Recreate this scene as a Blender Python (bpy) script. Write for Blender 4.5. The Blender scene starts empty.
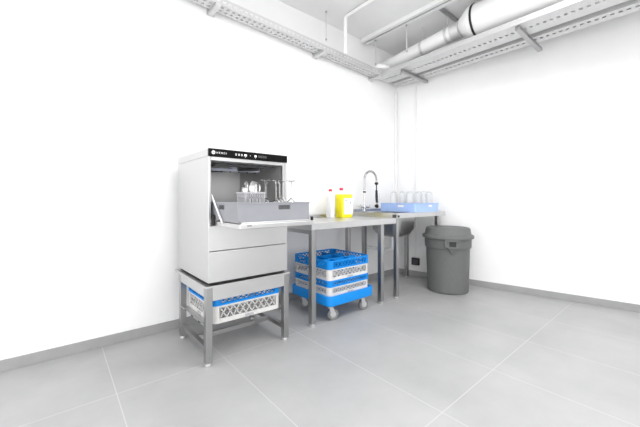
import bpy, bmesh, math, random
from mathutils import Vector, Matrix
random.seed(7)
PI = math.pi
C = bpy.context.scene.collection
SC = bpy.context.scene

# ------------------------------------------------------------------ materials
def nodes_of(name):
    m = bpy.data.materials.new(name); m.use_nodes = True
    nt = m.node_tree
    return m, nt, nt.nodes['Principled BSDF']

def L(nt, a, b): nt.links.new(a, b)

def plastic(name, col, rough=0.45, var=0.04, scale=30.0, spec=0.5, bump=0.0):
    m, nt, b = nodes_of(name)
    tc = nt.nodes.new('ShaderNodeTexCoord')
    n = nt.nodes.new('ShaderNodeTexNoise'); n.inputs['Scale'].default_value = scale; n.inputs['Detail'].default_value = 3
    L(nt, tc.outputs['Object'], n.inputs['Vector'])
    r = nt.nodes.new('ShaderNodeValToRGB')
    r.color_ramp.elements[0].position = 0.3; r.color_ramp.elements[1].position = 0.7
    r.color_ramp.elements[0].color = tuple(c * (1 - var) for c in col) + (1,)
    r.color_ramp.elements[1].color = tuple(min(1, c * (1 + var)) for c in col) + (1,)
    L(nt, n.outputs['Fac'], r.inputs['Fac']); L(nt, r.outputs['Color'], b.inputs['Base Color'])
    b.inputs['Roughness'].default_value = rough
    b.inputs['Specular IOR Level'].default_value = spec
    if bump:
        bp = nt.nodes.new('ShaderNodeBump'); bp.inputs['Strength'].default_value = bump; bp.inputs['Distance'].default_value = 0.002
        L(nt, n.outputs['Fac'], bp.inputs['Height']); L(nt, bp.outputs['Normal'], b.inputs['Normal'])
    return m

def steel(name, col=0.75, rough=0.3, stretch=(2, 2, 90), metallic=1.0):
    m, nt, b = nodes_of(name)
    tc = nt.nodes.new('ShaderNodeTexCoord')
    mp = nt.nodes.new('ShaderNodeMapping'); mp.inputs['Scale'].default_value = stretch
    n = nt.nodes.new('ShaderNodeTexNoise'); n.inputs['Scale'].default_value = 6; n.inputs['Detail'].default_value = 4
    L(nt, tc.outputs['Object'], mp.inputs['Vector']); L(nt, mp.outputs['Vector'], n.inputs['Vector'])
    mr = nt.nodes.new('ShaderNodeMapRange')
    mr.inputs['To Min'].default_value = rough - 0.06; mr.inputs['To Max'].default_value = rough + 0.06
    L(nt, n.outputs['Fac'], mr.inputs['Value']); L(nt, mr.outputs['Result'], b.inputs['Roughness'])
    r = nt.nodes.new('ShaderNodeValToRGB')
    r.color_ramp.elements[0].color = (col * .97, col * .97, col * .975, 1)
    r.color_ramp.elements[1].color = (col * 1.02, col * 1.02, col * 1.02, 1)
    L(nt, n.outputs['Fac'], r.inputs['Fac']); L(nt, r.outputs['Color'], b.inputs['Base Color'])
    b.inputs['Metallic'].default_value = metallic
    return m

def glass(name, col=(1, 1, 1), rough=0.0, ior=1.45, trans=1.0):
    m, nt, b = nodes_of(name)
    b.inputs['Base Color'].default_value = col + (1,)
    b.inputs['Roughness'].default_value = rough
    b.inputs['IOR'].default_value = ior
    b.inputs['Transmission Weight'].default_value = trans
    return m

def floor_mat():
    m, nt, b = nodes_of('floor_tiles')
    tc = nt.nodes.new('ShaderNodeTexCoord')
    sep = nt.nodes.new('ShaderNodeSeparateXYZ'); L(nt, tc.outputs['Object'], sep.inputs['Vector'])
    def mth(op, a, bv=None):
        n = nt.nodes.new('ShaderNodeMath'); n.operation = op
        if isinstance(a, (int, float)): n.inputs[0].default_value = a
        else: L(nt, a, n.inputs[0])
        if bv is not None:
            if isinstance(bv, (int, float)): n.inputs[1].default_value = bv
            else: L(nt, bv, n.inputs[1])
        return n.outputs[0]
    def joint(src, off, size, w):
        t = mth('DIVIDE', mth('SUBTRACT', src, off), size)
        f = mth('FRACT', mth('ADD', t, 100.5))
        d = mth('MULTIPLY', mth('ABSOLUTE', mth('SUBTRACT', f, 0.5)), size)
        return mth('LESS_THAN', d, w / 2)
    jx = joint(sep.outputs['X'], 0.845, 0.595, 0.0048)
    jy = joint(sep.outputs['Y'], 0.79, 1.19, 0.0048)
    j = mth('MAXIMUM', jx, jy)
    n1 = nt.nodes.new('ShaderNodeTexNoise'); n1.inputs['Scale'].default_value = 1.7; n1.inputs['Detail'].default_value = 7; n1.inputs['Roughness'].default_value = .6
    L(nt, tc.outputs['Object'], n1.inputs['Vector'])
    r = nt.nodes.new('ShaderNodeValToRGB')
    r.color_ramp.elements[0].position = .3; r.color_ramp.elements[1].position = .75
    r.color_ramp.elements[0].color = FLOOR_A; r.color_ramp.elements[1].color = FLOOR_B
    L(nt, n1.outputs['Fac'], r.inputs['Fac'])
    mx = nt.nodes.new('ShaderNodeMix'); mx.data_type = 'RGBA'
    L(nt, j, mx.inputs['Factor']); L(nt, r.outputs['Color'], mx.inputs['A'])
    mx.inputs['B'].default_value = (.49, .49, .49, 1)
    L(nt, mx.outputs['Result'], b.inputs['Base Color'])
    n2 = nt.nodes.new('ShaderNodeTexNoise'); n2.inputs['Scale'].default_value = 4; n2.inputs['Detail'].default_value = 4
    L(nt, tc.outputs['Object'], n2.inputs['Vector'])
    mr = nt.nodes.new('ShaderNodeMapRange'); mr.inputs['To Min'].default_value = .3; mr.inputs['To Max'].default_value = .5
    L(nt, n2.outputs['Fac'], mr.inputs['Value']); L(nt, mr.outputs['Result'], b.inputs['Roughness'])
    b.inputs['Specular IOR Level'].default_value = .4
    return m

FLOOR_A = (.335, .335, .336, 1); FLOOR_B = (.425, .425, .426, 1)
M = {}
M['wall'] = plastic('white_wall_paint', (.86, .86, .862), .8, .01, 6, .2)
M['ceiling'] = plastic('ceiling_paint', (.84, .84, .842), .85, .015, 4, .2)
M['floor'] = floor_mat()
M['skirting'] = plastic('grey_tile_skirting', (.32, .32, .322), .4, .06, 8)
M['steel'] = steel('brushed_steel', .63, .36)
M['steel_panel'] = steel('brushed_steel_panel', .63, .36, (90, 2, 2))
M['steel_leg'] = steel('steel_tube', .42, .3, (40, 40, 2))
M['steel_chamber'] = steel('chamber_steel', .55, .4, (60, 60, 3), .7)
M['chrome'] = steel('chrome', .62, .12, (5, 5, 5))
M['zinc'] = steel('galvanised_zinc', .66, .45, (8, 8, 8), .6)
M['black_gloss'] = plastic('black_gloss', (.004, .004, .004), .35, .02, 20, .12)
M['black'] = plastic('black_rubber', (.015, .015, .016), .6, .1, 40)
M['dark_grey'] = plastic('dark_grey_plastic', (.06, .06, .065), .5, .05, 40)
M['white_mark'] = plastic('white_print', (.9, .9, .9), .5, .01, 10)
M['grey_mark'] = plastic('grey_print', (.16, .16, .165), .5, .01, 10)
M['blue'] = plastic('blue_plastic', (.003, .225, .66), .45, .04, 25, .3)
M['cream'] = plastic('off_white_plastic', (.63, .62, .605), .45, .02, 25)
M['grey_rack'] = plastic('grey_rack_plastic', (.255, .26, .283), .45, .03, 25)
M['pale_blue'] = plastic('pale_blue_plastic', (.36, .51, .86), .45, .03, 25)
M['slot_shade'] = plastic('grip_hole_shade', (.085, .085, .092), .5, .05, 25)  # dark tone stands in for the shade inside the grey rack's handle holes
M['basket'] = plastic('grey_basket_plastic', (.40, .40, .42), .45, .03, 25)
M['white_plastic'] = plastic('white_plastic', (.82, .82, .82), .4, .015, 20)
M['caster_white'] = plastic('caster_white', (.5, .5, .5), .4, .03, 30)
M['tyre'] = plastic('grey_tyre', (.2, .2, .2), .6, .05, 40)
M['yellow'] = plastic('yellow_bottle', (.86, .76, .015), .35, .03, 15)
M['red'] = plastic('red_cap', (.68, .012, .05), .35, .03, 30)
M['bin'] = plastic('grey_bin_plastic', (.132, .136, .134), .55, .04, 30, .3, .05)
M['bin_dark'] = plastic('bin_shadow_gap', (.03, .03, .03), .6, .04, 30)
M['white_metal'] = plastic('white_enamel', (.84, .84, .84), .35, .01, 10)
M['duct'] = plastic('white_duct', (.86, .86, .86), .35, .015, 5)
M['blue_arm'] = plastic('pale_wash_arm', (.55, .58, .68), .4, .03, 20)
M['brass'] = steel('brass_tip', .5, .25, (5, 5, 5))
M['glass'] = glass('clear_glass')
M['cup'] = glass('frosted_cup', (.97, .98, .99), .12, 1.3, .85)

# ------------------------------------------------------------------ mesh builder
class MB:
    def __init__(s): s.v = []; s.f = []; s.sm = []
    def add(s, vs, fs, smooth=False):
        o = len(s.v); s.v += [tuple(v) for v in vs]
        for f in fs: s.f.append(tuple(i + o for i in f)); s.sm.append(smooth)
        return s
    def box(s, x0, x1, y0, y1, z0, z1):
        vs = [(x0,y0,z0),(x1,y0,z0),(x1,y1,z0),(x0,y1,z0),(x0,y0,z1),(x1,y0,z1),(x1,y1,z1),(x0,y1,z1)]
        return s.add(vs, [(3,2,1,0),(4,5,6,7),(0,1,5,4),(1,2,6,5),(2,3,7,6),(3,0,4,7)])
    def beam(s, p, q, w, h, up=(0, 0, 1)):
        p = Vector(p); q = Vector(q); d = (q - p).normalized(); u = Vector(up)
        if abs(d.dot(u)) > .98: u = Vector((0, 1, 0))
        a = d.cross(u).normalized() * (w / 2); b = a.cross(d).normalized() * (h / 2)
        vs = [p-a-b, p+a-b, p+a+b, p-a+b, q-a-b, q+a-b, q+a+b, q-a+b]
        return s.add(vs, [(0,1,2,3),(7,6,5,4),(4,5,1,0),(5,6,2,1),(6,7,3,2),(7,4,0,3)])
    def tube(s, pts, r, n=12, caps=True):
        pts = [Vector(p) for p in pts]; k = len(pts)
        rr = r if isinstance(r, (list, tuple)) else [r] * k
        ts = [(pts[min(i+1, k-1)] - pts[max(i-1, 0)]).normalized() for i in range(k)]
        a = Vector((0, 0, 1)) if abs(ts[0].z) < .9 else Vector((0, 1, 0))
        vs = []
        for i in range(k):
            a = (a - ts[i] * a.dot(ts[i])).normalized(); b = ts[i].cross(a)
            for j in range(n):
                t = 2 * PI * j / n
                vs.append(pts[i] + (a * math.cos(t) + b * math.sin(t)) * rr[i])
        fs = [(i*n+j, i*n+(j+1) % n, (i+1)*n+(j+1) % n, (i+1)*n+j) for i in range(k-1) for j in range(n)]
        s.add(vs, fs, True)
        if caps:
            s.add(vs[:n], [tuple(reversed(range(n)))]); s.add(vs[-n:], [tuple(range(n))])
        return s
    def lathe(s, prof, n=32, c=(0, 0, 0), close=True):
        # profile of (r, z), from outside bottom round
        vs = []; k = len(prof)
        for r, z in prof:
            for j in range(n):
                t = 2 * PI * j / n; vs.append((c[0] + r*math.cos(t), c[1] + r*math.sin(t), c[2] + z))
        fs = [(i*n+j, i*n+(j+1) % n, (i+1)*n+(j+1) % n, (i+1)*n+j) for i in range(k-1) for j in range(n)]
        s.add(vs, fs, True)
        if close:
            if prof[0][0] > 1e-5: s.add(vs[:n], [tuple(reversed(range(n)))])
            if prof[-1][0] > 1e-5: s.add(vs[-n:], [tuple(range(n))])
        return s
    def prism(s, poly, z0, z1):
        n = len(poly); vs = [(x, y, z0) for x, y in poly] + [(x, y, z1) for x, y in poly]
        return s.add(vs, [tuple(reversed(range(n))), tuple(range(n, 2*n))] + [(i, (i+1) % n, n+(i+1) % n, n+i) for i in range(n)])
    def loft(s, loops, caps=True, smooth=True):
        n = len(loops[0]); vs = [p for l in loops for p in l]
        s.add(vs, [(i*n+j, i*n+(j+1) % n, (i+1)*n+(j+1) % n, (i+1)*n+j) for i in range(len(loops)-1) for j in range(n)], smooth)
        if caps:
            s.add(loops[0], [tuple(reversed(range(n)))]); s.add(loops[-1], [tuple(range(n))])
        return s
    def ring(s, ow, od, r, t, z0, z1, cx=0, cy=0, seg=5):
        o = rrect(ow, od, r, seg, cx, cy); i = rrect(ow-2*t, od-2*t, max(r-t, .001), seg, cx, cy); n = len(o)
        vs = [(x,y,z0) for x,y in o]+[(x,y,z1) for x,y in o]+[(x,y,z0) for x,y in i]+[(x,y,z1) for x,y in i]
        fs = []
        for k in range(n):
            m = (k+1) % n
            fs += [(k, m, n+m, n+k), (2*n+m, 2*n+k, 3*n+k, 3*n+m), (n+k, n+m, 3*n+m, 3*n+k), (m, k, 2*n+k, 2*n+m)]
        return s.add(vs, fs)
    def corner(s, w, d, r, t, z0, z1, ext, seg=5):
        # four corner posts of a rounded square wall
        for sx, sy in ((1,1),(-1,1),(-1,-1),(1,-1)):
            o = []; i = []
            for rad, L_ in ((r, o), (max(r-t, .001), i)):
                L_.append((w/2-r-ext, d/2-(0 if L_ is o else t)))
                for k in range(seg+1):
                    a = PI/2 - (PI/2)*k/seg
                    L_.append((w/2-r+rad*math.cos(a), d/2-r+rad*math.sin(a)))
                L_.append((w/2-(0 if L_ is o else t), d/2-r-ext))
            poly = [(sx*x, sy*y) for x, y in o + i[::-1]]
            if sx*sy > 0: poly = poly[::-1]
            n = len(o)
            m = len(poly)
            vs = [(x,y,z0) for x,y in poly]+[(x,y,z1) for x,y in poly]
            fs = [(k, (k+1) % m, m+(k+1) % m, m+k) for k in range(m)]
            for k in range(n-1):
                fs += [(m+k, m+k+1, m+m-2-k, m+m-1-k), (k+1, k, m-1-k, m-2-k)]
            s.add(vs, fs)
        return s

def rrect(w, d, r, seg=5, cx=0, cy=0):
    out = []
    for qx, qy, a0 in ((1,1,0),(-1,1,PI/2),(-1,-1,PI),(1,-1,1.5*PI)):
        for k in range(seg+1):
            a = a0 + PI/2*k/seg
            out.append((cx+qx*(w/2-r)+r*math.cos(a), cy+qy*(d/2-r)+r*math.sin(a)))
    return out

def root_of(o):
    while o.parent: o = o.parent
    return o

def obj(name, mb, mat, parent=None, bevel=0.0, seg=2, label=None, loc=None):
    me = bpy.data.meshes.new(name)
    off = root_of(parent).location.copy() if parent else (Vector(loc) if loc else Vector((0, 0, 0)))
    me.from_pydata([tuple(Vector(v) - off) for v in mb.v], [], mb.f)
    me.polygons.foreach_set('use_smooth', [True]*len(mb.f) if bevel else mb.sm)
    bm = bmesh.new(); bm.from_mesh(me)
    bmesh.ops.remove_doubles(bm, verts=bm.verts, dist=1e-5) if not bevel and any(mb.sm) else None
    bmesh.ops.recalc_face_normals(bm, faces=bm.faces)
    bm.to_mesh(me); bm.free()
    if any(mb.sm) or bevel: me.set_sharp_from_angle(angle=math.radians(38))
    me.materials.append(mat)
    o = bpy.data.objects.new(name, me); C.objects.link(o)
    if parent: o.parent = parent
    elif loc: o.location = off
    if bevel:
        bv = o.modifiers.new('bevel', 'BEVEL'); bv.width = bevel; bv.segments = seg; bv.limit_method = 'ANGLE'; bv.angle_limit = math.radians(40)
        bv.harden_normals = True
    if label: o['label'] = label
    return o

def tag(o, label, cat, group=None):
    o['label'] = label; o['category'] = cat
    if group: o['group'] = group
    return o

def thing(name, label, cat, loc=(0, 0, 0), group=None):
    o = bpy.data.objects.new(name, None); C.objects.link(o); o.location = loc; o.empty_display_size = .05
    return tag(o, label, cat, group)

def struct(name, mb, mat, bevel=0):
    o = obj(name, mb, mat, None, bevel); o['kind'] = 'structure'; return o

def dup(root, loc, rotz=0, label=None, group=None):
    r = root.copy(); C.objects.link(r); r.location = loc; r.rotation_euler = (0, 0, rotz)
    if label: r['label'] = label
    if group: r['group'] = group
    for ch in list(root.children):
        c = ch.copy(); C.objects.link(c); c.parent = r
        for g in list(ch.children):
            d = g.copy(); C.objects.link(d); d.parent = c
    return r

def text_mb(body, size, origin, u, v, depth=.0006, spacing=1.0):
    # lettering as a mesh: u = reading direction, v = up direction
    cu = bpy.data.curves.new('t', 'FONT'); cu.body = body; cu.size = size; cu.extrude = depth; cu.space_character = spacing; cu.resolution_u = 3
    o = bpy.data.objects.new('t', cu); C.objects.link(o)
    dg = bpy.context.evaluated_depsgraph_get(); me = bpy.data.meshes.new_from_object(o.evaluated_get(dg))
    u = Vector(u); v = Vector(v); w = u.cross(v); og = Vector(origin)
    mb = MB(); mb.add([og + u*p.co.x + v*p.co.y + w*p.co.z for p in me.vertices], [tuple(p.vertices) for p in me.polygons])
    bpy.data.objects.remove(o); bpy.data.curves.remove(cu); bpy.data.meshes.remove(me)
    return mb

# ------------------------------------------------------------------ the room
YB = 2.68          # back wall face
XC = 3.655         # the corner
SL = 0.185         # the right wall runs slightly out of square
H = 3.02
def xr(y): return XC + SL * (YB - y)
YF, XL = -3.4, -2.6
struct('floor', MB().prism([(XL, YF), (xr(YF)+.1, YF), (xr(YB)+.1, YB+.1), (XL, YB+.1)], -.1, 0), M['floor'])
struct('ceiling', MB().prism([(XL, YF), (xr(YF)+.1, YF), (xr(YB)+.1, YB+.1), (XL, YB+.1)], H, H+.1), M['ceiling'])
struct('wall_back', MB().box(XL, XC+.1, YB, YB+.1, 0, H), M['wall'])
struct('wall_right', MB().prism([(xr(YF), YF), (xr(YF)+.1, YF), (XC+.1, YB), (XC, YB)], 0, H), M['wall'])
struct('wall_front_blocker', MB().box(3.0, xr(YF)+.1, YF-.1, YF, 0, H), M['wall'])  # unseen partial wall, added to darken what the steel front panels reflect
struct('baseboard_back', MB().box(XL, XC-.012, YB-.012, YB, 0, .07), M['skirting'], .002)
struct('baseboard_right', MB().prism([(xr(YF)-.012, YF), (xr(YF), YF), (XC, YB), (XC-.012, YB)], 0, .07), M['skirting'], .002)

# ------------------------------------------------------------------ dishwasher
X0, X1, Y0, Y1, ZB, ZT = .722, 1.303, 1.93, 2.56, .514, 1.352
dw = thing('dishwasher', 'stainless steel undercounter dishwasher on a stand with its door open', 'dishwasher', (1.0125, 2.245, .499))
mb = MB()
mb.box(X0, X0+.014, Y0, Y1, ZB, 1.303)                       # left side panel
mb.box(X1-.014, X1, Y0, Y1, ZB, 1.303)                       # right side panel
mb.box(X0+.018, X1-.018, Y1-.018, Y1, ZB, 1.303)             # back
mb.box(X0+.018, X1-.018, Y0+.05, Y1-.018, ZB, ZB+.015)       # bottom
mb.box(X0+.014, X0+.019, Y0+.004, Y0+.03, .872, 1.303)       # front posts beside the opening
mb.box(X1-.034, X1-.014, Y0+.004, Y0+.03, .872, 1.303)
mb.box(X0+.019, X1-.034, Y0+.004, Y0+.03, 1.278, 1.303)      # lintel
obj('casing', mb, M['steel_panel'], dw, .0025)
obj('top_cover', MB().box(X0, X1, Y0+.012, Y1, 1.3035, ZT), M['steel_panel'], dw, .003)
# chamber, open to the front, narrowing to the rear
a, b, zc0, zc1 = X0+.0195, X1-.034, .868, 1.277
yb_, xb = 2.50, 1.205
mb = MB()
fr = [(a, Y0+.03), (b, Y0+.03), (xb, yb_), (a+.01, yb_)]
t = .004
mb.add([(a,Y0+.03,zc0),(a,Y0+.03,zc1),(a+.01,yb_,zc1),(a+.01,yb_,zc0), (a-t,Y0+.03,zc0),(a-t,Y0+.03,zc1),(a+.01-t,yb_,zc1),(a+.01-t,yb_,zc0)],
       [(0,1,2,3),(7,6,5,4),(0,4,5,1),(3,2,6,7)])
mb.add([(b,Y0+.03,zc0),(b,Y0+.03,zc1),(xb,yb_,zc1),(xb,yb_,zc0), (b+t,Y0+.03,zc0),(b+t,Y0+.03,zc1),(xb+t,yb_,zc1),(xb+t,yb_,zc0)],
       [(3,2,1,0),(4,5,6,7),(0,1,5,4),(3,7,6,2)])
mb.box(a+.006, xb+.004, yb_, yb_+t, zc0, zc1)
mb.box(a, b, Y0+.03, yb_, zc1, zc1+t)
mb.box(a, b, Y0+.03, yb_, zc0-.004, zc0)
ch = obj('wash_chamber', mb, M['steel_chamber'], dw)
mb = MB(); mb.box(xb-.06, xb-.052, 2.05, 2.46, .905, .915).box(a+.02, a+.028, 2.05, 2.46, .905, .915)
mb.box(a+.02, b-.07, 2.05, 2.06, .885, .905)
obj('rack_rail', mb, M['steel_chamber'], ch)
# wash arm with nozzles under the chamber roof
mb = MB(); mb.beam((.82, 2.2, 1.246), (1.19, 2.14, 1.246), .034, .02); mb.tube([(1.0, 2.17, 1.25), (1.0, 2.17, 1.276)], .02, 16)
wa = obj('wash_arm', mb, M['blue_arm'], dw, .003)
for k in range(6):
    tt = (k+.5)/6
    obj('nozzle', MB().tube([(.82+.37*tt, 2.2-.06*tt, 1.229), (.82+.37*tt, 2.2-.06*tt, 1.237)], .007, 10), M['dark_grey'], wa)
mb = MB(); mb.tube([(.79, 2.0, 1.262), (1.22, 2.0, 1.262)], .009, 10); mb.tube([(.80, 2.0, 1.262), (.80, 2.42, 1.262)], .009, 10)
mb.tube([(.90, 2.34, 1.25), (1.12, 2.02, 1.25)], .011, 10)
obj('rinse_pipe', mb, M['dark_grey'], dw)
# front panels
up = MB().box(X0+.019, X1-.019, Y0+.002, Y0+.028, .713, .866)
obj('front_panel', up, M['steel_panel'], dw, .002)
lo = MB().box(X0, X1, Y0-.004, Y0-.0005, ZB+.002, .7085)
obj('kick_panel', lo, M['steel_panel'], dw, .0012)
up2 = MB().box(X0, X1, Y0-.004, Y0-.0005, .7125, .868)
obj('front_panel', up2, M['steel_panel'], dw, .0012)
# control panel
cp = obj('control_panel', MB().box(X0, X1, Y0-.006, Y0+.0115, 1.3025, ZT), M['black_gloss'], dw, .002)
yp = Y0-.0065
u, v = (1, 0, 0), (0, 0, 1)
lg = MB(); cx_, cz_ = .752, 1.327
n = 28
vs = [(cx_+.0115*math.cos(2*PI*k/n), yp, cz_+.0115*math.sin(2*PI*k/n)) for k in range(n)]
lg.add(vs + [(x, yp+.0012, z) for x, y, z in vs], [tuple(range(n)), tuple(reversed(range(n, 2*n)))] + [(k, (k+1) % n, n+(k+1) % n, n+k) for k in range(n)])
lo_ = obj('logo', lg, M['white_mark'], cp)
lk = MB().box(cx_-.0058, cx_-.0034, yp-.0009, yp-.0002, cz_-.0055, cz_+.0055).box(cx_+.0034, cx_+.0058, yp-.0009, yp-.0002, cz_-.0055, cz_+.0055).box(cx_-.0058, cx_+.0058, yp-.0009, yp-.0002, cz_-.0012, cz_+.0012)
obj('emblem', lk, M['black_gloss'], lo_)
obj('lettering', text_mb('HENDI', .0165, (.770, yp, 1.3213), u, v, .0006, 1.55), M['white_mark'], cp)
def icon(x, z, w, h, t=.0016):
    ic = MB()
    ic.ring(w, h, .001, t, 0, .0009, 0, 0, 1)
    ic.v = [(x+p, yp+.0006-r, z+q) for p, q, r in ic.v]
    return ic
for x in (.902, .922, .942): obj('indicator', icon(x, 1.3265, .010, .012, .0022), M['white_mark'], cp)
for x, w in ((.969, .019), (1.043, .016)):
    obj('display', MB().box(x-w/2, x+w/2, yp-.0003, yp+.0006, 1.3205, 1.3335), M['white_mark'], cp)
    obj('pointer', MB().box(x-.002, x+.002, yp-.0003, yp+.0006, 1.313, 1.316), M['white_mark'], cp)
obj('indicator', MB().box(1.003, 1.007, yp-.0003, yp+.0006, 1.325, 1.329), M['white_mark'], cp)
for x in (1.071, 1.088, 1.105, 1.122): obj('button', icon(x, 1.327, .012, .013, .0022), M['grey_mark'], cp)
# door lying open
dmb = MB().box(.757, 1.268, 1.57, 1.928, .872, .9)
dr = obj('door', dmb, M['steel_panel'], dw, .004)
obj('door_liner', MB().box(.775, 1.25, 1.585, 1.925, .9, .908), M['steel_panel'], dr, .003)
obj('latch', MB().box(1.256, 1.266, 1.572, 1.592, .9005, .925), M['black'], dr, .002)
obj('maker_plate', MB().box(.80, .828, 1.5685, 1.5705, .887, .893), M['grey_mark'], dr)
for x in (.7425, 1.2665): obj('hinge', MB().box(x, x+.012, 1.906, 1.929, .8725, .94), M['black'], dw, .002)
for sx in (.7505, 1.2625+.009):
    mb = MB().beam((sx, 1.955, 1.062), (sx, 1.782, .893), .005, .013)
    obj('support_arm', mb, M['white_metal'], dw)
for x in (X0+.05, X1-.05):
    for y in (Y0+.06, Y1-.1):
        obj('foot', MB().lathe([(.024, .499), (.026, .5135), (.018, .5155)], 16, (x, y, 0)), M['black'], dw)
obj('base_tray', MB().box(X0+.012, X1-.012, Y0+.02, Y1-.04, .502, .5155), M['black'], dw)

# ------------------------------------------------------------------ stand
st = thing('dishwasher_stand', 'square tube steel stand carrying the dishwasher and a blue and white rack', 'stand', (1.0125, 2.2, 0))
SX0, SX1, SY0, SY1 = .706, 1.318, 1.926, 2.478
lw = .042
mb = MB()
e = .006
mb.box(SX0-e, SX1+e, SY0-e, SY0+.04, .486, .498).box(SX0-e, SX1+e, SY1+.03, SY1+.085, .486, .498)
mb.box(SX0-e, SX0+.04, SY0+.04, SY1+.03, .486, .498).box(SX1-.04, SX1+e, SY0+.04, SY1+.03, .486, .498)
obj('top_frame', mb, M['steel'], st, .001)
mb = MB()
mb.box(SX0+lw, SX1-lw, SY0+.001, SY0+.004, .402, .486).box(SX0+lw, SX1-lw, SY1-.004, SY1-.001, .42, .486)
mb.box(SX0+.001, SX0+.004, SY0+lw, SY1-lw, .428, .486).box(SX1-.004, SX1-.001, SY0+lw, SY1-lw, .428, .486)
obj('apron', mb, M['steel'], st)
for x in (SX0, SX1-lw):
    for y in (SY0, SY1-lw):
        l = obj('leg', MB().box(x, x+lw, y, y+lw, .02, .486), M['steel_leg'], st, .003)
        obj('foot', MB().lathe([(.017, 0), (.019, .003), (.019, .012), (.016, .0205)], 16, (x+lw/2, y+lw/2, 0)), M['zinc'], l)
for x in (SX0+.006, SX1-.036):
    obj('stretcher', MB().box(x, x+.03, SY0+lw, SY1-lw, .082, .112), M['steel_leg'], st, .002)
obj('stretcher', MB().box(SX0+.036, SX1-.036, 2.16, 2.19, .082, .112), M['steel_leg'], st, .002)
for sx, x in ((1, SX0+.006), (-1, SX1-.006)):
    mb = MB()
    mb.box(min(x, x+sx*.05), max(x, x+sx*.05), SY0+lw, SY1-lw, .238, .241)
    mb.box(min(x, x+sx*.003), max(x, x+sx*.003), SY0+lw, SY1-lw, .241, .249)
    gd = obj('rack_guide', mb, M['steel'], st)
    for y in (2.06, 2.2, 2.34): obj('slot', MB().box(min(x-sx*.0005, x-sx*.002), max(x-sx*.0005, x-sx*.002), y-.02, y+.02, .2405, .2455), M['black'], gd)

# ------------------------------------------------------------------ dish racks
S = .5
def lattice(mb, zc0, zc1, n, w=.0042, th=.004, half=.205, gap=.0):
    # crossing diagonals in the four walls between two rails
    for q in range(4):
        R = Matrix.Rotation(q*PI/2, 3, 'Z'); y = -S/2+.004
        cw = 2*half/n
        for k in range(n):
            xa, xb_ = -half+k*cw, -half+(k+1)*cw
            up = R @ Vector((0, -1, 0))
            for p, r in (((xa, y, zc0), (xb_, y, zc1)), ((xa, y, zc1), (xb_, y, zc0))):
                mb.beam(R @ Vector(p), R @ Vector(r), w, th, up)
        for xs in (-half-.004, half-.004):
            vs = [R @ Vector((x_, y_, z_)) for z_ in (zc0, zc1) for x_, y_ in ((xs, y-.004), (xs+.008, y-.004), (xs+.008, y+.004), (xs, y+.004))]
            mb.add(vs, [(3,2,1,0),(4,5,6,7),(0,1,5,4),(1,2,6,5),(2,3,7,6),(3,0,4,7)])
def floor_grid(mb, z, n=10):
    for k in range(1, n):
        t_ = -S/2+.008 + (S-.016)*k/n
        mb.box(t_-.002, t_+.002, -S/2+.008, S/2-.008, z, z+.008)
        mb.box(-S/2+.008, S/2-.008, t_-.002, t_+.002, z+.0005, z+.0075)
def open_rack(label, loc, hw, hb, dividers, group):
    t_ = thing('dish_rack', label, 'rack', loc, group)
    lx, ly, lz = loc
    def shift(m):
        m.v = [(x+lx, y+ly, z+lz) for x, y, z in m.v]; return m
    r = .035
    mb = MB(); lo_h = .026 if hw < .095 else .03
    mb.ring(S, S, r, .009, 0, lo_h).ring(S, S, r, .009, hw-.012, hw)
    mb.corner(S, S, r, .009, lo_h, hw-.012, .012)
    lattice(mb, lo_h, hw-.012, 9, .0055); floor_grid(mb, .003)
    b = obj('base', shift(mb), M['cream'], t_)
    for q in range(4):
        R = Matrix.Rotation(q*PI/2, 3, 'Z'); m = MB().box(-.032, .032, -S/2-.002, -S/2+.0, .004, .02)
        m.v = [tuple(R @ Vector(p)) for p in m.v]
        obj('grip', shift(m), M['basket'], b)
    mb = MB()
    mb.ring(S+.006, S+.006, r, .011, hw+.0005, hw+.014).ring(S+.006, S+.006, r, .011, hw+hb-.013, hw+hb)
    mb.corner(S+.006, S+.006, r, .011, hw+.014, hw+hb-.013, .012)
    lattice(mb, hw+.014, hw+hb-.013, 10, .006)
    e_ = obj('extender', shift(mb), M['blue'], t_)
    if dividers:
        mb = MB(); k_ = dividers
        z0, z1 = hw-.03, hw+hb-.018
        for k in range(1, k_):
            p = -S/2 + S*k/k_
            mb.box(p-.0035, p+.0035, -S/2+.012, S/2-.012, z0, z1)
            mb.box(-S/2+.012, S/2-.012, p-.0035, p+.0035, z0+.0005, z1-.0005)
        obj('divider', shift(mb), M['blue'], t_)
    return t_
open_rack('blue and white open dish rack held in the stand under the dishwasher', (1.012, 2.203, .2415), .112, .060, 0, 'blue and white dish racks')

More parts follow.
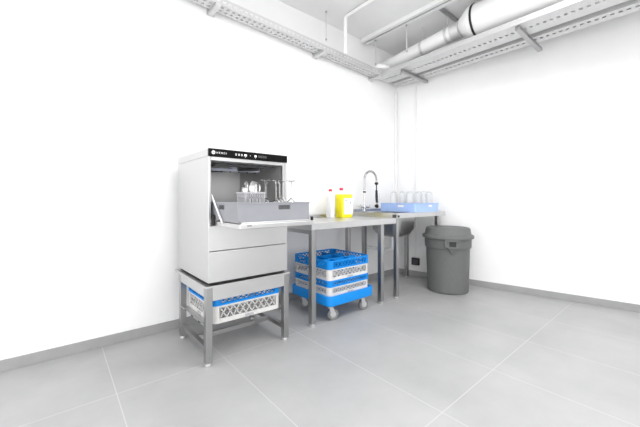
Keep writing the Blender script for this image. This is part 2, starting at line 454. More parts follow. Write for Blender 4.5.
def closed_rack(label, loc, mat, gmat, h, side_slots, group=None):
    t_ = thing('dish_rack', label, 'rack', loc, group)
    lx, ly, lz = loc
    mb = MB(); r = .02; W = .495; grips = []
    mb.corner(W, W, r, .006, 0, h, .03)
    mb.ring(W+.006, W+.006, r, .010, h-.008, h+.002)
    for q in range(4):
        R = Matrix.Rotation(q*PI/2, 3, 'Z')
        c0 = side_slots.get(q, 0.0); sw, s0, s1 = .042, h-.042, h-.016
        m = MB(); y0, y1 = -W/2, -W/2+.006; e = W/2-r-.03
        m.box(-e, c0-sw, y0, y1, 0, h-.008).box(c0+sw, e, y0, y1, 0, h-.008)
        m.box(c0-sw, c0+sw, y0, y1, 0, s0).box(c0-sw, c0+sw, y0, y1, s1, h-.008)
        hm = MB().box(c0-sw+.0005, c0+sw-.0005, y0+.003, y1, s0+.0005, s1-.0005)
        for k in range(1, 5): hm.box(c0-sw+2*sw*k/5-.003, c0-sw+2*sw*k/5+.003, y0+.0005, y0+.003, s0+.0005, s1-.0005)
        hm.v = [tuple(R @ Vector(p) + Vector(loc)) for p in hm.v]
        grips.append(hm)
        m.v = [tuple(R @ Vector(p)) for p in m.v]; mb.add(m.v, m.f)
    mb.v = [(x+lx, y+ly, z+lz) for x, y, z in mb.v]
    wl = obj('wall', mb, mat, t_)
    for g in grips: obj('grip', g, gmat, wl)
    mb = MB(); s_ = (W-.012)/2
    for k in range(0, 11):
        p = -s_ + 2*s_*k/10
        mb.box(p-.003, p+.003, -s_, s_, .001, .008); mb.box(-s_, s_, p-.003, p+.003, .0015, .0075)
    mb.v = [(x+lx, y+ly, z+lz) for x, y, z in mb.v]
    obj('grid_floor', mb, mat, t_)
    return t_
GR = (1.0065, 1.838, .9085)
closed_rack('grey dish rack with cutlery and wine glasses on the open dishwasher door', GR, M['grey_rack'], M['slot_shade'], .108, {0: .05, 3: .02})  # grip inserts paint the dark of the shaded rack interior
zf = .9175

# cutlery basket
bx0, bx1, by0, by1 = .820, .952, 1.64, 1.74
bk = thing('cutlery_basket', 'small grey plastic cutlery basket standing in the grey rack', 'basket', ((bx0+bx1)/2, (by0+by1)/2, zf))
mb = MB(); cx_, cy_ = (bx0+bx1)/2, (by0+by1)/2
w_, d_ = bx1-bx0, by1-by0
mb.ring(w_, d_, .008, .004, zf, zf+.03, cx_, cy_, 3).ring(w_, d_, .008, .004, zf+.125, zf+.132, cx_, cy_, 3).ring(w_+.008, d_+.008, .01, .008, zf+.151, zf+.16, cx_, cy_, 3)
mb.prism(rrect(w_-.008, d_-.008, .006, 3, cx_, cy_), zf, zf+.004)
for k in range(9):
    x = bx0+.006+(w_-.012)*k/8
    for y in (by0, by1-.004): mb.box(x-.0035, x+.0035, y, y+.004, zf+.03, zf+.151)
for k in range(6):
    y = by0+.006+(d_-.012)*k/5
    for x in (bx0, bx1-.004): mb.box(x, x+.004, y-.0035, y+.0035, zf+.03, zf+.151)
for x in (bx0+.02, cx_, bx1-.02): mb.box(x-.013, x+.013, by0, by0+.004, zf+.06, zf+.12)
obj('frame', mb, M['basket'], bk)
mb = MB(); mb.box(cx_-.002, cx_+.002, by0+.004, by1-.004, zf+.004, zf+.15)
obj('divider', mb, M['basket'], bk)

def spoon(label, base, top, bowl, facing, name='spoon'):
    base, top = Vector(base), Vector(top)
    t_ = thing(name, label, 'spoon', base, 'spoons in the cutlery basket')
    d = (top-base).normalized(); f = Vector(facing); f = (f - d*f.dot(d)).normalized(); s = d.cross(f)
    bl, bw = bowl
    hm = MB(); neck = top - d*bl
    hm.tube([base, base+(neck-base)*.5, neck], [.0042, .003, .0022], 8)
    obj('handle', hm, M['chrome'], t_)
    c = neck + d*bl/2
    n, k = 16, 5; vs = []
    for thick in (0, .0016):
        for i in range(k+1):
            rr = i/k
            for j in range(n):
                a = 2*PI*j/n
                dep = .009*(1-rr*rr)
                vs.append(c + d*(bl/2+.001)*rr*math.cos(a) + s*(bw/2)*rr*math.sin(a) - f*(dep+thick))
    fs = []; m = (k+1)*n
    for i in range(k):
        for j in range(n):
            q = (i*n+j, i*n+(j+1) % n, (i+1)*n+(j+1) % n, (i+1)*n+j)
            fs += [q, tuple(m+x for x in reversed(q))]
    for j in range(n): fs.append((k*n+j, k*n+(j+1) % n, m+k*n+(j+1) % n, m+k*n+j))
    b = MB(); b.add(vs, fs, True)
    obj('bowl', b, M['chrome'], t_)
    return t_
zs = zf+.006
spoon('small spoon leaning at the left end of the cutlery basket', (.858, 1.69, zs), (.838, 1.676, 1.120), (.05, .036), (-.6, -.8, .3))
spoon('upright tablespoon left of the two big spoons in the basket', (.868, 1.70, zs), (.860, 1.70, 1.140), (.062, .03), (-.6, -.8, .1))
spoon('big serving spoon in the middle of the cutlery basket', (.902, 1.69, zs), (.898, 1.685, 1.143), (.078, .046), (-.6, -.8, .05))
spoon('big serving spoon at the right end of the cutlery basket', (.932, 1.70, zs), (.936, 1.71, 1.140), (.074, .042), (-.5, -.85, .05))
spoon('thin spoon behind the big spoons in the cutlery basket', (.915, 1.715, zs), (.912, 1.722, 1.125), (.05, .03), (-.6, -.8, .1))

# wine glasses upside down
def make_wine_glass(label, group):
    t_ = thing('wine_glass', label, 'glass', (0, 0, 0), group)
    b = MB(); b.lathe([(.026,0),(.031,.025),(.0335,.05),(.031,.072),(.022,.092),(.009,.103),(.0032,.110),(.0004,.106),(.006,.101),(.0195,.089),(.0288,.071),(.0315,.05),(.029,.025),(.0245,.0005),(.026,0)], 28, close=False); b.v = [(x*1.07, y*1.07, z*1.14) for x, y, z in b.v]
    obj('bowl', b, M['glass'], t_)
    b = MB(); b.lathe([(.0001,.1095),(.0034,.111),(.003,.13),(.0029,.165),(.0035,.19),(.008,.203),(.0001,.2035)], 20, close=False); b.v = [(x*1.25, y*1.25, z*1.14) for x, y, z in b.v]
    obj('stem', b, M['glass'], t_)
    b = MB(); b.lathe([(.0001,.2036),(.010,.2038),(.031,.2085),(.0335,.2095),(.031,.2105),(.0001,.2095)], 28, close=False); b.v = [(x*1.07, y*1.07, z*1.14) for x, y, z in b.v]
    obj('foot', b, M['glass'], t_)
    return t_
wg = [((1.022, 1.755), 'upside down wine glass next to the cutlery basket, leftmost of the glasses'),
      ((1.096, 1.745), 'upside down wine glass in the middle of the front row in the grey rack'),
      ((1.190, 1.715), 'upside down wine glass farthest right in the grey rack'),
      ((1.185, 1.840), 'upside down wine glass behind the rightmost one in the grey rack'),
      ((1.105, 1.885), 'upside down wine glass behind the middle one in the grey rack')]
g0 = make_wine_glass(wg[0][1], 'wine glasses in the grey rack')
g0.location = (wg[0][0][0], wg[0][0][1], zf)
for (x, y), lb in wg[1:]: dup(g0, (x, y, zf), 0, lb)

# ------------------------------------------------------------------ work table
def table_leg(parent, x, y, top, w=.045):
    l = obj('leg', MB().box(x, x+w, y, y+w, .022, top), M['steel_leg'], parent, .003)
    obj('foot', MB().lathe([(.02, 0), (.023, .004), (.023, .01), (.015, .014), (.015, .0225)], 16, (x+w/2, y+w/2, 0)), M['zinc'], l)
TA0, TA1, TF, TB = 1.578, 2.690, 1.98, 2.60
za = .838
ta = thing('work_table', 'long stainless steel work table between the dishwasher and the sink', 'table', ((TA0+TA1)/2, 2.29, 0))
obj('tabletop', MB().box(TA0, TA1, TF, TB, za-.056, za), M['steel'], ta, .003)
obj('upstand', MB().box(TA0, TA1, TB-.018, TB, za+.0005, za+.032), M['steel'], ta, .002)
for x, y in ((TA0+.003, TF+.004), (2.452, TF+.004), (TA0+.003, 2.43), (2.44, 2.43)): table_leg(ta, x, y, za-.056)
obj('side_rail', MB().box(TA0+.01, TA0+.035, TF+.05, 2.429, za-.09, za-.0565), M['steel_leg'], ta, .002)
# ------------------------------------------------------------------ sink table
SB0, SB1 = 2.696, 3.685
zb = .884
sb = thing('sink_table', 'stainless steel sink table in the corner beside the bin', 'sink table', ((SB0+SB1)/2, 2.29, 0))
hx0, hx1, hy0, hy1 = 2.80, 3.16, 2.06, 2.42
mb = MB()
mb.box(SB0, hx0, TF, TB, zb-.012, zb).box(hx1, SB1-.10, TF, TB, zb-.012, zb).box(hx0, hx1, TF, hy0, zb-.012, zb).box(hx0, hx1, hy1, TB, zb-.012, zb)
mb.prism([(SB1-.10, TF), (SB1, TF), (SB1-.06, TB), (SB1-.10, TB)], zb-.012, zb)
mb.box(SB0, SB1-.0, TF, TF+.012, zb-.05, zb-.012).box(SB0, SB0+.012, TF+.012, TB, zb-.05, zb-.012)
tp = obj('tabletop', mb, M['steel'], sb)
obj('upstand', MB().box(SB0, SB1-.07, TB-.016, TB, zb+.0005, zb+.03), M['steel'], sb, .002)
mb = MB(); cxs, cys = (hx0+hx1)/2, (hy0+hy1)/2
def lp(w, z, r): return [(x, y, z) for x, y in rrect(w, w, r, 6, cxs, cys)]
W_ = hx1-hx0
mb.loft([lp(W_+.03, zb-.013, .07), lp(W_+.03, zb-.03, .07), lp(W_+.02, zb-.19, .09), lp(W_-.02, zb-.245, .12), lp(W_-.12, zb-.272, .12), lp(.1, zb-.278, .045),
         lp(.1, zb-.272, .045), lp(W_-.13, zb-.266, .115), lp(W_-.03, zb-.24, .115), lp(W_+.01, zb-.19, .085), lp(W_+.02, zb-.03, .066), lp(W_+.02, zb-.013, .066)], False)
bw = obj('sink_bowl', mb, M['steel_leg'], sb)
mb = MB(); mb.lathe([(.035, -.34), (.04, -.32), (.04, -.279)], 20, (cxs, cys, zb)); mb.tube([(cxs, cys, zb-.34), (cxs, cys, zb-.42), (cxs+.01, cys+.08, zb-.45), (cxs+.01, TB+.06, zb-.45)], .02, 12)
obj('drain', mb, M['white_plastic'], bw)
for x, y in ((SB0+.006, TF+.004), (3.615, 2.045), (SB0+.006, 2.43), (3.53, 2.43)): table_leg(sb, x, y, zb-.0505 if y < 2.0 else zb-.0125, .042)
obj('stretcher', MB().box(SB0+.05, 3.53, 2.438, 2.464, .80, .83), M['steel_leg'], sb, .002)
obj('bracket', MB().box(SB0-.004, SB0-.0005, TF+.003, TF+.05, zb-.044, zb-.012).tube([(SB0+.03, TF-.008, zb-.03), (SB0+.03, TF-.0005, zb-.03)], .012, 12), M['dark_grey'], sb)

# ------------------------------------------------------------------ pre-rinse faucet
fx, fy = 2.782, 2.50
fa = thing('faucet', 'tall spring-necked pre-rinse spray faucet on the sink table', 'faucet', (fx, fy, zb))
mb = MB(); mb.lathe([(.028, zb+.0005), (.03, zb+.004), (.02, zb+.012), (.016, zb+.03), (.02, zb+.04), (.02, zb+.07), (.014, zb+.078)], 20, (fx, fy, 0))
mb.tube([(fx-.055, fy, zb+.056), (fx+.055, fy, zb+.056)], .016, 14)
obj('body', mb, M['chrome'], fa)
for s_ in (-1, 1):
    mb = MB(); x = fx+s_*.058
    mb.tube([(x-s_*.002, fy, zb+.056), (x+s_*.022, fy-.004, zb+.056)], .013, 12)
    for a in range(4):
        an = a*PI/2+.5; mb.tube([(x+s_*.014, fy, zb+.056), (x+s_*.02, fy+.03*math.cos(an), zb+.056+.03*math.sin(an))], [.005, .0065], 8)
    obj('tap_handle', mb, M['chrome'], fa)
mb = MB(); mb.tube([(fx, fy, zb+.077), (fx, fy, 1.26)], .0095, 14)
obj('riser', mb, M['chrome'], fa)
obj('collar', MB().lathe([(.0096, 1.108), (.016, 1.108), (.017, 1.116), (.016, 1.126), (.0096, 1.126)], 16, (fx, fy, 0)), M['black'], fa)
# spring arch
gx = fx+.215
pts = []; zc_ = 1.262; R_ = .1075
for k in range(0, 25):
    a = PI - PI*k/24
    pts.append(Vector((fx+R_+R_*math.cos(a), fy-.002*k/24, zc_+R_*math.sin(a)*.97)))
pts = [Vector((fx, fy, 1.14+.0305*k)) for k in range(4)] + pts + [Vector((gx, fy-.002, 1.245))]
obj('hose', MB().tube(pts, .010, 10), M['basket'], fa)
seglen = [0]
for i in range(1, len(pts)): seglen.append(seglen[-1]+(pts[i]-pts[i-1]).length)
turns, sp = 52, []
N = turns*9
for q in range(N+1):
    sl = seglen[-1]*q/N
    i = max(j for j in range(len(pts)-1) if seglen[j] <= sl+1e-9)
    f = (sl-seglen[i])/(seglen[i+1]-seglen[i]); p = pts[i].lerp(pts[i+1], f)
    tn = (pts[min(i+1, len(pts)-1)]-pts[max(i-1, 0)]).normalized(); bn = Vector((0, 1, 0)); nn = tn.cross(bn).normalized()
    a = 2*PI*turns*q/N
    sp.append(p + (nn*math.cos(a)+bn*math.sin(a))*.0125)
obj('spring', MB().tube(sp, .0026, 5), M['chrome'], fa)
obj('swivel', MB().lathe([(.010, 1.205), (.02, 1.212), (.022, 1.222), (.02, 1.234), (.010, 1.24)], 16, (gx, fy-.002, 0)), M['black'], fa)
sg = obj('spray_gun', MB().tube([(gx, fy-.002, 1.206), (gx, fy-.002, 1.14)], .007, 12).tube([(gx, fy-.002, 1.140), (gx+.003, fy-.002, 1.06), (gx+.008, fy-.002, .99)], [.014, .0165, .014], 14), M['black'], fa)
obj('nozzle', MB().tube([(gx+.008, fy-.002, .99), (gx+.012, fy-.004, .955)], [.011, .014], 12), M['brass'], sg)
obj('spray_face', MB().tube([(gx+.010, fy-.004, .955), (gx-.004, fy-.006, .942)], [.022, .026], 16), M['black'], sg)
obj('lever', MB().tube([(gx+.018, fy-.006, .975), (gx+.04, fy-.012, 1.02), (gx+.052, fy-.012, 1.105)], .0036, 8), M['chrome'], sg)

# ------------------------------------------------------------------ bottles
def can(label, name, c, w, d, h, neck, capz, mat_top, body_split=None, rot=0):
    t_ = thing(name, label, 'bottle', c)
    cx_, cy_, z = c
    def loop(ww, dd, zz, r, ox=0): return [(x, y, z+zz) for x, y in rrect(ww, dd, min(r, ww/2-.001, dd/2-.001), 4, cx_+ox, cy_)]
    nx = neck
    return t_, loop
bz = za+.0005
# white bottle
c = (2.222, 2.475, bz)
t_, lp_ = can('slim white bottle with red cap, left of the yellow canister', 'detergent_bottle', c, 0, 0, 0, 0, 0, None)
mb = MB(); mb.loft([lp_(.046, .078, 0, .012), lp_(.054, .086, .006, .015), lp_(.054, .086, .215, .016), lp_(.046, .07, .243, .018), lp_(.03, .032, .26, .0148), lp_(.029, .029, .2755, .0142)])
obj('body', mb, M['white_plastic'], t_)
mb = MB(); mb.lathe([(.0165, bz+.276), (.0175, bz+.2775), (.0175, bz+.297), (.0155, bz+.30)], 20, (c[0], c[1], 0))
obj('cap', mb, M['red'], t_)
mb = MB()
for k, (w_) in enumerate((.02, .014)): mb.box(c[0]-w_/2, c[0]+w_/2, c[1]-.0437, c[1]-.0432, bz+.125-.012*k, bz+.128-.012*k)
obj('print', mb, M['basket'], t_)
# yellow canister
c = (2.376, 2.430, bz)
t_, lp_ = can('yellow canister with white label and red cap on the work table', 'detergent_canister', c, 0, 0, 0, 0, 0, None)
mb = MB(); mb.loft([lp_(.145, .115, 0, .016), lp_(.155, .125, .008, .02), lp_(.155, .125, .236, .02), lp_(.147, .117, .2465, .02)])
obj('body', mb, M['yellow'], t_)
mb = MB(); ox = -.038
mb.loft([lp_(.147, .117, .247, .02), lp_(.10, .085, .266, .02, -.012), lp_(.044, .044, .278, .0198, ox), lp_(.032, .032, .288, .0158, ox)])
hp = [(c[0]+.052, c[1], bz+.247), (c[0]+.046, c[1], bz+.272), (c[0]+.01, c[1], bz+.281), (c[0]-.022, c[1], bz+.276)]
mb.tube(hp, .009, 10)
obj('shoulder', mb, M['white_plastic'], t_)
mb = MB(); mb.lathe([(.0185, bz+.2885), (.02, bz+.29), (.02, bz+.312), (.018, bz+.315)], 20, (c[0]+ox, c[1], 0))
obj('cap', mb, M['red'], t_)
yl = c[1]-.0627
lb = obj('paper_label', MB().box(c[0]-.060, c[0]+.066, yl-.0008, yl, bz+.035, bz+.205), M['white_mark'], t_)
mb = MB()
for x0_, x1_, z_, h_ in ((-.055, -.005, .152, .009), (-.055, -.015, .140, .004), (.0, .025, .154, .006), (-.055, -.03, .131, .003), (.025, .045, .12, .025)):
    mb.box(c[0]+x0_, c[0]+x1_, yl-.0014, yl-.0009, bz+z_+.025, bz+z_+h_+.025)
obj('print', mb, M['basket'], lb)

# ------------------------------------------------------------------ pale blue rack with cups
BR = (3.305, 2.24, zb+.0008)
closed_rack('pale blue dish rack full of glasses on the sink table', BR, M['pale_blue'], M['white_plastic'], .098, {0: .06, 3: .05})
def make_cup(label, group):
    t_ = tag(obj('drinking_glass', MB().lathe([(.044, 0), (.0435, .08), (.040, .19), (.036, .213), (.026, .226), (.0001, .2285), (.0001, .2225), (.024, .220), (.034, .208), (.0375, .188), (.0413, .08), (.0418, .0002), (.044, 0)], 28, close=False), M['cup']), label, 'glass', group)
    return t_
cups = [((3.140, 2.345), 'upside down glass at the left end of the pale blue rack'),
        ((3.155, 2.235), 'upside down glass second from the left in the pale blue rack'),
        ((3.150, 2.130), 'upside down glass third from the left in the pale blue rack'),
        ((3.215, 2.06), 'upside down glass in the pale blue rack, third from its right end'),
        ((3.310, 2.05), 'upside down glass second from the right in the pale blue rack'),
        ((3.420, 2.05), 'upside down glass at the right end of the pale blue rack')]
zq = BR[2]+.009
c0 = make_cup(cups[0][1], 'glasses in the pale blue rack'); c0.location = (*cups[0][0], zq)
for (x, y), lb in cups[1:]: dup(c0, (x, y, zq), 0, lb)

# ------------------------------------------------------------------ dolly and racks
DX, DY = 1.998, 2.205
do = thing('rack_dolly', 'blue plastic wheeled dolly under two stacked dish racks', 'dolly', (DX, DY, 0))
mb = MB()
def dl(w, z, r): return [(x, y, z) for x, y in rrect(w, w, r, 6, DX, DY)]
mb.loft([dl(.550, .142, .05), dl(.562, .146, .055), dl(.566, .22, .055), dl(.562, .2255, .054), dl(.530, .2255, .046), dl(.524, .215, .042), dl(.30, .214, .03)], True, False)
obj('platform', mb, M['blue'], do, .003)
for sx in (-1, 1):
    for sy in (-1, 1):
        x, y = DX+sx*.195, DY+sy*.195
        yaw = {(-1,-1): -.35, (1,-1): -.25, (-1,1): -.5, (1,1): .9}[(sx, sy)]
        dv = Vector((math.cos(yaw), math.sin(yaw), 0)); ax = Vector((-dv.y, dv.x, 0))
        wc = Vector((x, y, .05)) + dv*.022
        mb = MB(); mb.lathe([(.034, .136), (.034, .1415)], 16, (x, y, 0)); mb.lathe([(.024, .118), (.026, .136)], 16, (x, y, 0))
        for s_ in (-1, 1):
            p = Vector((x, y, .12)) + ax*s_*.021; q = wc + ax*s_*.021
            mb.beam(p, q + Vector((0, 0, -.006)), .004, .036, dv)
        ca = obj('caster', mb, M['caster_white'], do)
        n = 28; prof = [(.030, -.015), (.046, -.0155), (.05, -.009), (.05, .009), (.046, .0155), (.030, .015)]
        loops = [[tuple(wc + ax*o_ + (dv*math.cos(2*PI*k/n) + Vector((0,0,1))*math.sin(2*PI*k/n))*r_) for k in range(n)] for r_, o_ in prof]
        m = MB().loft(loops, True)
        obj('wheel', m, M['tyre'], ca)
        loops = [[tuple(wc + ax*o_ + (dv*math.cos(2*PI*k/n) + Vector((0,0,1))*math.sin(2*PI*k/n))*r_) for k in range(n)] for r_, o_ in ((.008, -.025), (.009, -.0235), (.027, -.0165), (.027, .0165), (.009, .0235), (.008, .025))]
        obj('hub', MB().loft(loops, True), M['caster_white'], ca)
z1 = .2165
open_rack('lower blue and white dish rack, resting on the blue dolly', (DX-.008, DY, z1), .077, .056, 0, 'blue and white dish racks')
open_rack('upper blue and white dish rack with open compartments, topmost on the dolly', (DX-.008, DY, z1+.1335), .092, .073, 3, 'blue and white dish racks')

# ------------------------------------------------------------------ bin
bxc, byc = 3.425, 1.815
bn = thing('waste_bin', 'round grey lidded waste bin in the corner beside the sink table', 'bin', (bxc, byc, 0))
cc = (bxc, byc, 0)
mb = MB(); mb.lathe([(.195, 0), (.212, .004), (.218, .014), (.2185, .03), (.232, .478), (.234, .49), (.243, .492), (.246, .50), (.249, .595), (.240, .595), (.226, .48), (.21, .03), (.0001, .02)], 64, cc, True)
obj('body', mb, M['bin'], bn)
mb = MB(); mb.lathe([(.241, .585), (.2515, .597), (.268, .598), (.2735, .604), (.2745, .622), (.270, .632), (.252, .637), (.245, .645), (.236, .70), (.229, .711), (.21, .716), (.195, .712), (.0001, .714)], 64, cc, False)
obj('lid', mb, M['bin'], bn)
hd = math.atan2(-1.815, -3.425) + .2
for k, an in enumerate((hd, hd+PI)):
    o_ = Vector((math.cos(an), math.sin(an), 0)); s_ = Vector((-o_.y, o_.x, 0)); cen = Vector(cc)
    def pt(a, r, z): return cen + o_*r + s_*a + Vector((0, 0, z))
    mb = MB()
    mb.beam(pt(-.062, .250, .588), pt(.062, .250, .588), .05, .02)
    for a in (-.06, .06): mb.beam(pt(a, .252, .598), pt(a*.95, .252, .515), .016, .046, s_)
    mb.beam(pt(-.058, .266, .516), pt(.058, .266, .516), .016, .016)
    h = obj('handle', mb, M['bin'], bn, .004)
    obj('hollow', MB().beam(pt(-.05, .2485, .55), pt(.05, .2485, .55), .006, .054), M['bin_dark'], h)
    mb = MB(); vs = [pt(-.055, .245, .513), pt(.055, .245, .513), pt(.0, .237, .43), pt(-.05, .268, .51), pt(.05, .268, .51), pt(0, .240, .435)]
    mb.add(vs, [(0, 2, 1), (3, 4, 5), (0, 3, 5, 2), (1, 2, 5, 4), (0, 1, 4, 3)])
    obj('gusset', mb, M['bin'], h)

# ------------------------------------------------------------------ socket and conduits
wd = Vector((SL, -1, 0)).normalized(); wn = Vector((-1, -SL, 0)).normalized()
def rw(y, off, z): return Vector((xr(y), y, z)) + wn*off
ys = 2.405
so = thing('power_socket', 'black power socket low on the right wall beside the bin', 'socket', rw(ys, 0, .2))
mb = MB(); mb.beam(rw(ys, .021, .2)-wd*.05, rw(ys, .021, .2)+wd*.05, .04, .094)
obj('housing', mb, M['black'], so, .004)
obj('flap', MB().beam(rw(ys, .0445, .195)-wd*.04, rw(ys, .0445, .195)+wd*.04, .006, .07), M['dark_grey'], so, .002)
tag(obj('wall_conduit', MB().tube([rw(ys, .012, .2485), rw(ys, .012, 2.55)], .008, 10), M['white_plastic'], loc=rw(ys, .012, .2485)), 'thin white conduit running down the right wall to the socket', 'conduit')
tag(obj('corner_conduit', MB().box(XC-.06, XC-.028, YB-.024, YB-.001, .075, 2.5), M['white_plastic'], None, .003, loc=(XC-.04, YB-.012, .075)), 'white vertical cable trunking in the room corner', 'conduit')

# ------------------------------------------------------------------ cable trays
def tray(label, name, p0, p1, width, hgt, pitch=.05, strips=((0, .2), (.4, .6), (.8, 1))):
    # p0 -> p1 along the tray axis at its underside; built from side rails with slots and a slotted bottom
    p0, p1 = Vector(p0), Vector(p1); d = (p1-p0); Ln = d.length; d.normalize()
    s_ = Vector((0, 0, 1)).cross(d).normalized(); u_ = d.cross(s_)
    t_ = thing(name, label, 'cable tray', p0, 'cable trays under the ceiling')
    def P(a, b, c): return p0 + d*a + s_*b + u_*c
    n = int(Ln/pitch)
    for sg_ in (-1, 1):
        mb = MB(); b = sg_*width/2
        mb.beam(P(0, b, .012), P(Ln, b, .012), .002, .024); mb.beam(P(0, b, hgt-.012), P(Ln, b, hgt-.012), .002, .024)
        mb.beam(P(0, b-sg_*.006, hgt), P(Ln, b-sg_*.006, hgt), .012, .002)
        for k in range(n+1): mb.beam(P(k*pitch, b, .024), P(k*pitch, b, hgt-.024), .002, pitch*.45, s_.cross(Vector((0,0,1))))
        obj('side_rail', mb, M['zinc'], t_)
    mb = MB(); lo_ = -width/2
    for s0_, s1_ in strips: mb.beam(P(0, lo_+width*(s0_+s1_)/2, .001), P(Ln, lo_+width*(s0_+s1_)/2, .001), width*(s1_-s0_), .002)
    for k in range(n+1): mb.beam(P(k*pitch, -width/2, .0012), P(k*pitch, width/2, .0012), pitch*.5, .0018)
    obj('bottom', mb, M['zinc'], t_)
    return t_
tray('galvanised cable tray running along the top of the back wall', 'cable_tray', (.2, 2.575, 2.665), (3.10, 2.575, 2.575), .12, .06)
tray('wide galvanised cable tray under the round white pipe on the right', 'cable_tray', (3.27, 2.62, 2.579), (3.27, -1.2, 2.579), .28, .05, .05, ((0, .42), (.55, 1)))
tray('narrow galvanised cable tray close to the right wall', 'cable_tray', (3.555, 2.62, 2.579), (3.60, -1.2, 2.579), .15, .045, .05, ((0, .3), (.5, 1)))

# wall brackets of the back tray
brs = [(1.02, 'tray bracket at the left end of the back wall tray'), (2.17, 'tray bracket in the middle of the back wall tray'), (3.09, 'tray bracket on the back wall nearest the corner')]
for x, lb in brs:
    zt = 2.665-.031*(x-.2)
    t_ = thing('tray_bracket', lb, 'bracket', (x, YB, zt), 'brackets of the back wall tray')
    obj('arm', MB().box(x-.02, x+.02, 2.50, YB-.006, zt-.03, zt-.0035), M['zinc'], t_, .002)
    obj('plate', MB().box(x-.035, x+.035, YB-.006, YB+.002, zt-.035, zt+.03), M['zinc'], t_)
# strut carrying the right trays
t_ = tag(obj('support_strut', MB().box(3.16, 3.70, 2.225, 2.265, 2.545, 2.577), M['steel_leg'], None, .002, loc=(3.4, 2.245, 2.545)), 'dark metal strut crossing under the right hand cable trays', 'strut', 'struts under the right trays')
t2 = tag(obj('support_strut', MB().box(3.16, 3.80, 1.0, 1.04, 2.545, 2.577), M['steel_leg'], None, .002, loc=(3.4, 1.02, 2.545)), 'metal strut under the right trays, the one farthest right in view', 'strut', 'struts under the right trays')

# ceiling rail (two parallel channels) and rods
rl = thing('ceiling_rail', 'white double mounting rail running across the ceiling', 'rail', (2.955, YB, H))
for dx in (-.036, .036):
    mb = MB().box(2.955+dx-.021, 2.955+dx+.021, -1.2, YB-.02, H-.046, H-.0005)
    obj('channel', mb, M['white_metal'], rl, .003)
obj('slot', MB().box(2.955-.012, 2.955+.012, -1.2, YB-.025, H-.03, H-.001), M['dark_grey'], rl)
cr = tag(obj('cross_rail', MB().box(3.01, 3.42, 1.675, 1.70, H-.04, H-.0005), M['steel_leg'], None, .002, loc=(3.2, 1.69, H-.02)), 'short dark cross rail on the ceiling above the white pipe', 'rail')
rods = [((2.985, 2.50), 2.66, H-.047, 'threaded rod hanging by the room corner'),
        ((2.985, 2.06), 2.66, H-.047, 'threaded rod hanging from the rail in front of the white pipe'),
        ((2.185, 2.50), 2.70, H-.001, 'threaded rod hanging from the ceiling at the left of the white conduit')]
for (x, y), z0, z1_, lb in rods:
    mb = MB().tube([(x, y, z0), (x, y, z1_)], .006, 8)
    r_ = thing('threaded_rod', lb, 'rod', (x, y, z0), 'rods hanging from the ceiling')
    obj('rod', mb, M['zinc'], r_); obj('nut', MB().lathe([(.011, z1_-.02), (.011, z1_-.008)], 6, (x, y, 0)).lathe([(.011, z0+.01), (.011, z0+.022)], 6, (x, y, 0)), M['steel_leg'], r_)
# white conduit rising from the tray to the ceiling
cp_ = [(2.39, 2.42, 2.60), (2.39, 2.42, H-.06), (2.39, 2.41, H-.032), (2.39, 2.38, H-.022), (2.40, 0.2, H-.022)]
tag(obj('ceiling_conduit', MB().tube(cp_, .019, 12), M['white_plastic'], loc=(2.39, 2.42, 2.6)), 'white conduit rising from the back tray and bending along the ceiling', 'conduit')
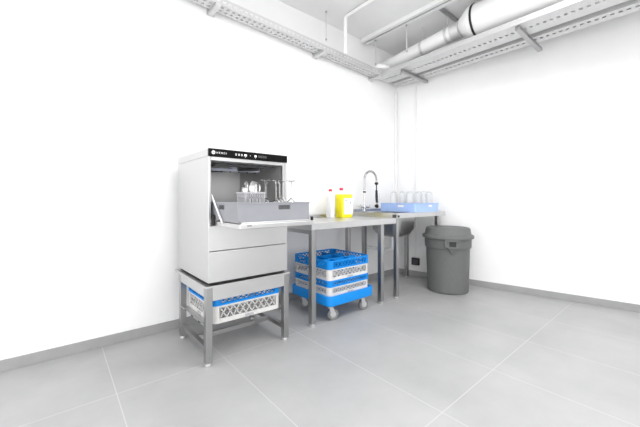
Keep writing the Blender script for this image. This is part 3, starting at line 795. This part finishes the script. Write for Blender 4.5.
# round pipe, joined to a wider duct
px_, pz_ = 3.205, 2.79
dc = thing('ventilation_duct', 'round white ventilation pipe widening into a duct under the ceiling', 'duct', (px_, YB, pz_))
obj('pipe', MB().tube([(px_+.12, YB-.002, pz_-.03), (px_, 1.60, pz_)], .078, 28), M['duct'], dc)
prof = [(1.65, .0785), (1.645, .086), (1.60, .086), (1.575, .082), (1.56, .082)]
obj('collar', MB().tube([(px_, y, pz_) for y, r in prof], [r for y, r in prof], 28), M['zinc'], dc)
prof = [(1.56, .085), (1.47, .150), (1.44, .160), (-1.2, .160)]
obj('wide_duct', MB().tube([(px_+.03, y, pz_+.03) for y, r in prof], [r for y, r in prof], 32), M['duct'], dc)
obj('seam', MB().tube([(px_+.03, 1.415, pz_+.03), (px_+.03, 1.395, pz_+.03)], .166, 32), M['black'], dc)
for y, lb in ((2.02, 'left pipe clamp around the round white pipe'), (1.70, 'right pipe clamp around the white pipe next to the wide duct')):
    xx = px_ + .12*(y-1.6)/(YB-1.6); zz = pz_-.03*(y-1.6)/(YB-1.6)
    t_ = thing('pipe_clamp', lb, 'clamp', (xx, y, H), 'clamps of the white pipe')
    n = 32
    loops = [[(xx+r_*math.cos(2*PI*k/n), yy, zz+r_*math.sin(2*PI*k/n)) for k in range(n)] for r_, yy in ((.0785, y-.015), (.083, y-.015), (.083, y+.015), (.0785, y+.015))]
    obj('band', MB().loft(loops+[loops[0]], False, False), M['zinc'], t_)
    obj('hanger', MB().tube([(xx, y, zz+.082), (xx, y, H-.001)], .007, 8), M['zinc'], t_)
# small elbow lying in the corner of the trays
ep = [(3.18, 2.46, 2.668), (3.10, 2.47, 2.668), (3.05, 2.50, 2.67), (3.03, 2.56, 2.672), (3.03, YB-.002, 2.672)]
tag(obj('pipe_elbow', MB().tube(ep, .026, 16), M['duct'], loc=ep[0]), 'white pipe elbow entering the back wall between the trays', 'pipe')

# ------------------------------------------------------------------ camera, light
cam = bpy.data.cameras.new('camera'); co = bpy.data.objects.new('camera', cam); C.objects.link(co)
th = math.atan(375/315)
co.location = (0, 0, 1.04); co.rotation_euler = (PI/2, 0, -(PI/2-th))
cam.sensor_fit = 'HORIZONTAL'; cam.sensor_width = 36; cam.lens = 315*36/640; cam.shift_y = -15/640; cam.clip_start = .02
SC.camera = co

w = bpy.data.worlds.new('daylight'); SC.world = w; w.use_nodes = True
bg = w.node_tree.nodes['Background']; bg.inputs['Color'].default_value = (1, 1, 1, 1); bg.inputs['Strength'].default_value = 2.4
def area(name, loc, rot, sx, sy, power):
    l = bpy.data.lights.new(name, 'AREA'); l.shape = 'RECTANGLE'; l.size = sx; l.size_y = sy; l.energy = power
    o = bpy.data.objects.new(name, l); C.objects.link(o); o.location = loc; o.rotation_euler = rot; return o
area('ceiling_fill', (1.5, .5, 2.95), (0, 0, 0), 1.6, .4, 32)  # this and the next two: fill lights added to brighten floor and walls
area('ceiling_fill', (2.35, .2, 2.95), (0, 0, 0), 1.2, .4, 24)
area('ceiling_fill', (.2, -.8, 2.95), (0, 0, 0), 2.0, .4, 24)
vs = SC.view_settings
vs.view_transform = 'Standard'; vs.look = 'None'; vs.gamma = 1; vs.use_curve_mapping = False; vs.exposure = 0.17
